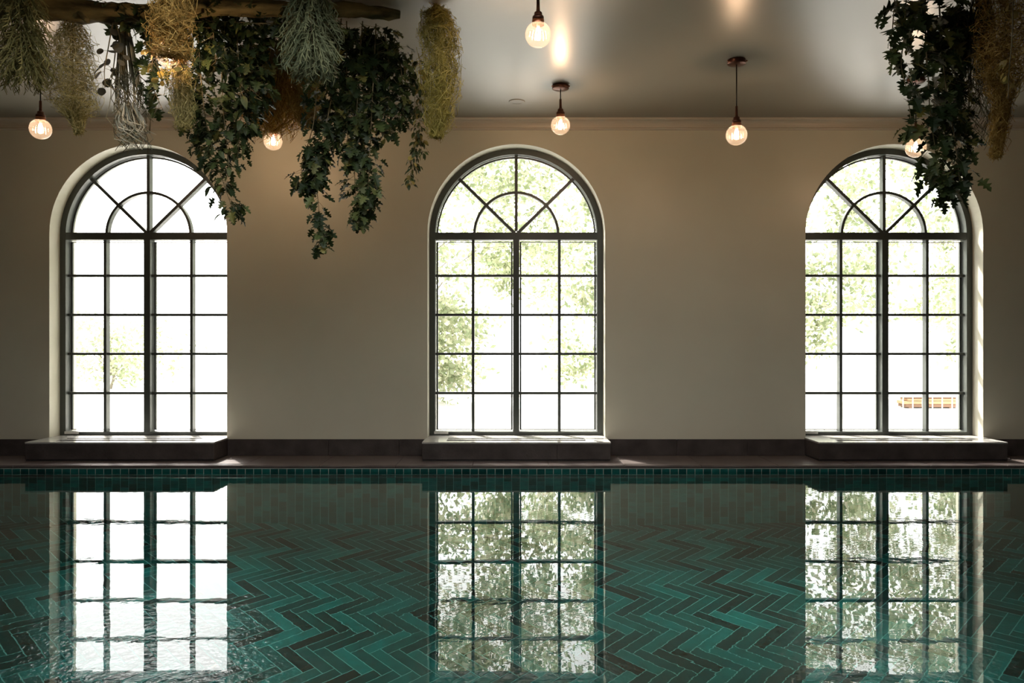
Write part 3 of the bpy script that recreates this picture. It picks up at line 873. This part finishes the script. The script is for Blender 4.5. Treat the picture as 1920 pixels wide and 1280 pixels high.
tuft('hanging_moss', 'thin ochre moss trailing below the wrapped pendant', 'plant', [*V3((328, 120, 4.15), (333, 150, 4.15), (340, 190, 4.15), (344, 238, 4.15))], [(0, 0.07), (0.4, 0.06), (0.75, 0.05), (1, 0.03)], 300, 'moss_pale', 27, 'moss', 0.0018, 0.03)
vine('yellow_leaf_sprig', 'sprig of yellowed leaves under the wrapped pendant', 'plant', [V3((300, 60, 4.05), (292, 110, 4.02), (305, 150, 4.02)), V3((330, 90, 4.05), (345, 130, 4.02), (352, 120, 4.0))], 26, 0.04, GOLD, 0.05, seed=28)

vine('oak_leaf_vine', 'short lobed vine between stringy stems and wrapped pendant', 'plant', [V3((300, 30, 4.4), (290, 90, 4.34), (284, 150, 4.32), (306, 208, 4.32)), V3((262, 40, 4.4), (276, 80, 4.38), (280, 130, 4.36))], 60, 0.085, OAK, 0.075, seed=31)
vine('leafy_vine', 'broad dark leafy vine ending beside the arch of the bright window', 'plant',
     [V3((370, 20, 4.5), (375, 120, 4.42), (385, 220, 4.4), (405, 300, 4.38), (438, 398, 4.38)), V3((410, 20, 4.5), (415, 120, 4.42), (420, 220, 4.4), (430, 320, 4.38)),
      V3((345, 25, 4.5), (350, 120, 4.45), (365, 210, 4.42), (375, 275, 4.4)), V3((440, 20, 4.5), (448, 120, 4.44), (452, 210, 4.42), (446, 290, 4.4))], 260, 0.075, OAK + PIN, 0.10, 420, 'oak', seed=32)
vine('leafy_vine', 'dark shaggy vine hanging straight down from the log middle', 'plant',
     [V3((465, 15, 4.55), (472, 80, 4.48), (470, 160, 4.46), (462, 240, 4.44)), V3((500, 10, 4.55), (496, 80, 4.5), (490, 150, 4.5), (480, 200, 4.5)), V3((395, 10, 4.5), (400, 60, 4.36), (405, 120, 4.34))], 150, 0.075, OAK + PIN, 0.11, 260, 'oak', seed=33)
tuft('grass_tuft', 'golden brown grass tuft above the glowing pendant', 'plant', [*V3((525, 78, 5.0), (520, 118, 5.1), (512, 180, 5.15), (505, 255, 5.2))], [(0, 0.08), (0.3, 0.15), (0.65, 0.19), (0.85, 0.15), (1, 0.08)], 420, 'moss_gold', 34, 'strings', 0.0026)
tuft('grass_tuft', 'golden fringe of grass lit by the pendant it surrounds', 'plant', [top(515, 5.85), *V3((515, 185, 5.85), (514, 215, 5.85), (512, 262, 5.85))], [(0, 0.10), (0.4, 0.24), (0.75, 0.25), (1, 0.16)], 260, 'moss_gold', 44, 'strings', 0.0026, depth=0.3)
tuft('grass_tuft', 'ochre grass tuft behind the grey needle plant', 'plant', [*V3((570, 60, 4.95), (572, 120, 4.95), (575, 180, 4.95), (580, 235, 4.95))], [(0, 0.07), (0.4, 0.1), (0.8, 0.1), (1, 0.05)], 700, 'moss_gold', 35, 'moss', 0.0016, 0.04)
tuft('needle_plant', 'grey green needle plant in front of the dark foliage', 'plant', [top(583, 4.25), *V3((583, 20, 4.25), (585, 75, 4.22), (588, 122, 4.22))], [(0, 0.10), (0.3, 0.13), (0.7, 0.135), (1.0, 0.04)], 300, 'feather', 36, 'feather', 0.0030)
vine('oak_leaf_vine', 'longest lobed vine with a narrow dangling tail', 'plant',
     [V3((640, 35, 4.66), (630, 120, 4.58), (615, 220, 4.55), (590, 300, 4.54), (597, 380, 4.53), (603, 462, 4.52)), V3((600, 45, 4.66), (595, 140, 4.6), (588, 230, 4.56), (565, 320, 4.55), (585, 350, 4.54)), V3((625, 60, 4.66), (622, 160, 4.6), (608, 260, 4.56), (592, 345, 4.55))], 230, 0.088, OAK, 0.085, 130, 'oak', seed=37, taper=0.5)
vine('oak_leaf_vine', 'lobed vine hanging next to the longest tail', 'plant',
     [V3((680, 40, 4.68), (672, 140, 4.6), (668, 240, 4.56), (665, 330, 4.55), (672, 418, 4.54)), V3((705, 45, 4.68), (700, 150, 4.6), (695, 250, 4.57), (690, 350, 4.55), (680, 395, 4.55)), V3((650, 40, 4.68), (650, 140, 4.62), (650, 230, 4.58), (655, 300, 4.56))], 250, 0.085, OAK + OAKL, 0.095, 220, 'oak', seed=38, taper=0.6)
vine('leafy_vine', 'dense dark foliage at the broken end of the log', 'plant',
     [V3((720, 52, 4.7), (728, 110, 4.68), (730, 180, 4.66), (722, 255, 4.64)), V3((745, 85, 4.75), (752, 130, 4.72), (755, 180, 4.7), (748, 225, 4.7)), V3((690, 56, 4.72), (705, 120, 4.72), (708, 200, 4.7)), V3((655, 56, 4.8), (680, 100, 4.8), (690, 160, 4.8))], 170, 0.07, OAK + PIN, 0.105, 380, 'oak', seed=39)
vine('small_leaf_trailer', 'trailing small leaved plant with yellow oval leaves at its end', 'plant', [V3((772, 95, 4.78), (776, 160, 4.76), (780, 230, 4.75), (776, 300, 4.75), (765, 345, 4.75)), V3((785, 100, 4.78), (790, 170, 4.76), (786, 240, 4.75), (792, 290, 4.75))], 120, 0.045, PIN + PIN + GOLD, 0.055, 120, 'oak_light', 0.002, seed=40)
tuft('hanging_moss', 'yellow green moss column hanging from a thin stem', 'plant', [top(818, 4.5), *V3((820, 32, 4.48), (826, 100, 4.46), (826, 180, 4.46), (818, 254, 4.46))], [(0, 0.0), (0.1, 0.01), (0.16, 0.06), (0.35, 0.098), (0.7, 0.092), (0.9, 0.065), (1, 0.03)], 1100, 'moss_yellow', 41, 'moss', 0.0017, 0.03)

vine('leafy_garland', 'dark leafy garland wound along the top of the log', 'plant',
     [[LP(200, 6, 0.03), LP(300, 12, 0.04), LP(400, 8, 0.035), LP(500, 12, 0.04), LP(640, 12, 0.035)], [LP(215, 38, 0.1), LP(300, 44, 0.11), LP(390, 40, 0.1), LP(500, 44, 0.11), LP(650, 46, 0.12)]], 150, 0.075, OAK + PIN, 0.07, 320, 'oak', seed=42, dirs=0.35)
# cluster on the other side
vine('oak_leaf_vine', 'big lobed vine dangling in front of the last window arch', 'plant',
     [[top(1735, 4.3), *V3((1735, 60, 4.28), (1740, 140, 4.26), (1745, 220, 4.25), (1760, 300, 4.24), (1790, 360, 4.23))], [top(1760, 4.3), *V3((1765, 80, 4.28), (1775, 170, 4.26), (1790, 260, 4.25), (1800, 345, 4.24))]], 150, 0.105, OAK, 0.11, 60, 'oak', 0.005, seed=51, taper=0.9)
vine('oak_leaf_vine', 'lobed vine with sparse leaves against the bare ceiling', 'plant',
     [[top(1680, 4.25), *V3((1676, 20, 4.24), (1672, 70, 4.22), (1668, 120, 4.22))], [top(1700, 4.25), *V3((1696, 60, 4.24), (1690, 120, 4.22), (1700, 170, 4.22), (1712, 250, 4.22))]], 62, 0.1, OAK, 0.085, 0, seed=52)
vine('oak_leaf_vine', 'dense lobed vine beside the golden moss column', 'plant',
     [[top(1800, 4.35), *V3((1795, 50, 4.34), (1790, 110, 4.33), (1795, 200, 4.33), (1805, 290, 4.32))], [top(1825, 4.4), *V3((1815, 40, 4.38), (1800, 90, 4.36))]], 110, 0.1, OAK, 0.10, 120, 'oak', seed=53)
tuft('stringy_plant', 'stringy stems hanging between vine and golden moss', 'plant', [top(1840, 4.3), *V3((1838, 60, 4.3), (1832, 130, 4.3), (1838, 190, 4.3), (1846, 275, 4.3))], [(0, 0.05), (0.4, 0.09), (0.75, 0.085), (1, 0.04)], 90, 'string', 54, 'strings', 0.0026)
tuft('hanging_moss', 'golden moss column cut by the picture edge, with trailing tip', 'plant', [top(1885, 4.0), *V3((1885, 40, 4.0), (1884, 120, 4.0), (1878, 200, 4.0), (1868, 290, 4.0))], [(0, 0.10), (0.3, 0.125), (0.52, 0.12), (0.64, 0.07), (0.72, 0.04), (0.88, 0.032), (1, 0.018)], 1100, 'moss_gold', 55, 'moss', 0.0018, 0.03)
vine('yellow_leaf_sprig', 'few yellow oval leaves on the golden moss', 'plant', [[top(1900, 3.85), *V3((1898, 60, 3.84), (1892, 130, 3.84), (1890, 185, 3.84))]], 14, 0.04, GOLD, 0.05, seed=56)

# ------------------------------------------------------------------ outside
w = MB(); w.box(-60, 60, WALL_T, 90, -0.4, -0.22); w.box(-60, 60, -90, YB - WALL_T, -0.4, -0.22)
tag(w.build('ground', 'ground'), 'pale paved ground outside the windows', None, None, 'structure')

rg = random.Random(5)
RY = 8.8 - CAMD
rail = empty('railing', (0, RY, -0.22)); tag(rail, 'thin white garden railing seen through the windows', 'railing')
mb = MB(); mb.box(-7, 8, -0.02, 0.02, 0.63, 0.665); mb.build('top_rail', 'white_rail', rail)
mb = MB(); mb.box(-7, 8, -0.012, 0.012, 0.06, 0.085); mb.build('bottom_rail', 'white_rail', rail)
mb = MB(); mb.tube([(0, 0, 0.085), (0, 0, 0.63)], 0.006, n=6); bal = mb.mesh('baluster', 'white_rail', True)
for wx in WIN_X:
    x = wx * 8.8 / CAMD - 1.2
    while x < wx * 8.8 / CAMD + 1.2:
        link('baluster', bal, rail, (x, 0, 0)); x += 0.108
mb = MB(); mb.box(-0.022, 0.022, -0.022, 0.022, 0, 0.7); pst = mb.mesh('post', 'white_rail')
for x in (-6.9, -5.2, -2.6, -1.35, 1.45, 3.0, 5.6, 7.9): link('post', pst, rail, (x, 0, 0))

ts = empty('timber_stack', ((1741 - CX) / F * 15.0, 15.0 - CAMD, -0.22)); tag(ts, 'low stack of orange timber boards outside the window with vine', 'timber')
for (x, ln, y, z, h, mt) in ((0.02, 1.04, 0.0, 0.02, 0.05, 'timber_dark'), (0.0, 1.05, 0.01, 0.075, 0.06, 'timber'), (0.03, 0.98, 0.0, 0.14, 0.035, 'timber'), (0.02, 1.0, 0.02, 0.178, 0.035, 'timber_dark'), (0.05, 0.85, 0.0, 0.216, 0.025, 'timber')):
    mb = MB(); mb.box(x - ln / 2, x + ln / 2, y - 0.15, y + 0.15, z, z + h); bevel(mb.build('board', mt, ts), 0.004, 1)
for x in (-0.4, 0.35):
    mb = MB(); mb.box(x - 0.04, x + 0.04, -0.15, 0.15, 0, 0.02); mb.build('bearer', 'timber_dark', ts)


def tree(label, x, d, h, crown_r, nclump, nleaf, seed, zlow=0.9, trunk_r=0.14):
    rg = random.Random(seed)
    root = empty('tree', (x, d - CAMD, -0.22)); tag(root, label, 'tree', 'garden trees outside')
    mb = MB()
    mb.tube(spline([(0, 0, 0), (0.1, 0, h * 0.2), (-0.1, 0.1, h * 0.45), (0.1, 0, h * 0.8)], 12), trunk_r, 0.03, 8); mb.build('trunk', 'tree_bark', root, True)
    lf = MB(); br = MB()
    for c in range(nclump):
        a = rg.uniform(0, 6.283); r = crown_r * math.sqrt(rg.random()); z = zlow + (h - zlow) * rg.random()
        sh = math.sqrt(max(0.05, 1 - ((z - (h + zlow) / 2) / ((h - zlow) / 2 + 0.4)) ** 2))
        c0 = Vector((math.cos(a) * r * sh, math.sin(a) * r * sh * 0.7, z))
        if c % 3 == 0: br.tube(spline([(0, 0, max(0.4, z - 0.5 - 0.5 * r)), c0 * 0.5 + Vector((0, 0, z * 0.45)), c0], 5), 0.018, 0.004, 4, cap=False)
        cr = rg.uniform(0.28, 0.62)
        for k in range(nleaf // nclump):
            g_ = Vector((rg.gauss(0, 1), rg.gauss(0, 1), rg.gauss(0, 0.8))) * cr * 0.55
            p = c0 + g_
            u = Vector((rg.gauss(0, 1), rg.gauss(0, 1), rg.gauss(0, 1))).normalized(); v = u.cross(Vector((rg.gauss(0, 1), rg.gauss(0, 1), rg.gauss(0, 1)))).normalized()
            s_ = rg.uniform(0.045, 0.085)
            lf.add([p - u * s_, p + v * s_ * 0.55, p + u * s_, p - v * s_ * 0.55], [(0, 1, 2, 3)], 0.001 + rg.random())
    br.build('branches', 'tree_bark', root, True)['kind'] = 'stuff'
    lf.build('crown_leaves', 'tree_leaf', root)['kind'] = 'stuff'
    return root


tree('leafy garden tree behind the wall pier and the middle window', -2.3, 16.0, 9.5, 2.9, 190, 30000, 61, 0.2)
tree('broad garden tree between the middle window and the vine window', 3.6, 17.0, 10.5, 4.9, 320, 52000, 62, 0.2)
tree('garden tree at the far side of the vine window', 11.2, 16.5, 10.0, 4.0, 210, 34000, 63, 0.5)
tree('small faint shrubby tree low in the bright window', -10.6, 21.0, 1.9, 1.9, 50, 3500, 65, 0.3, 0.04)

print('objects', len(bpy.data.objects), 'tris', sum(len(m_.polygons) for m_ in bpy.data.meshes))
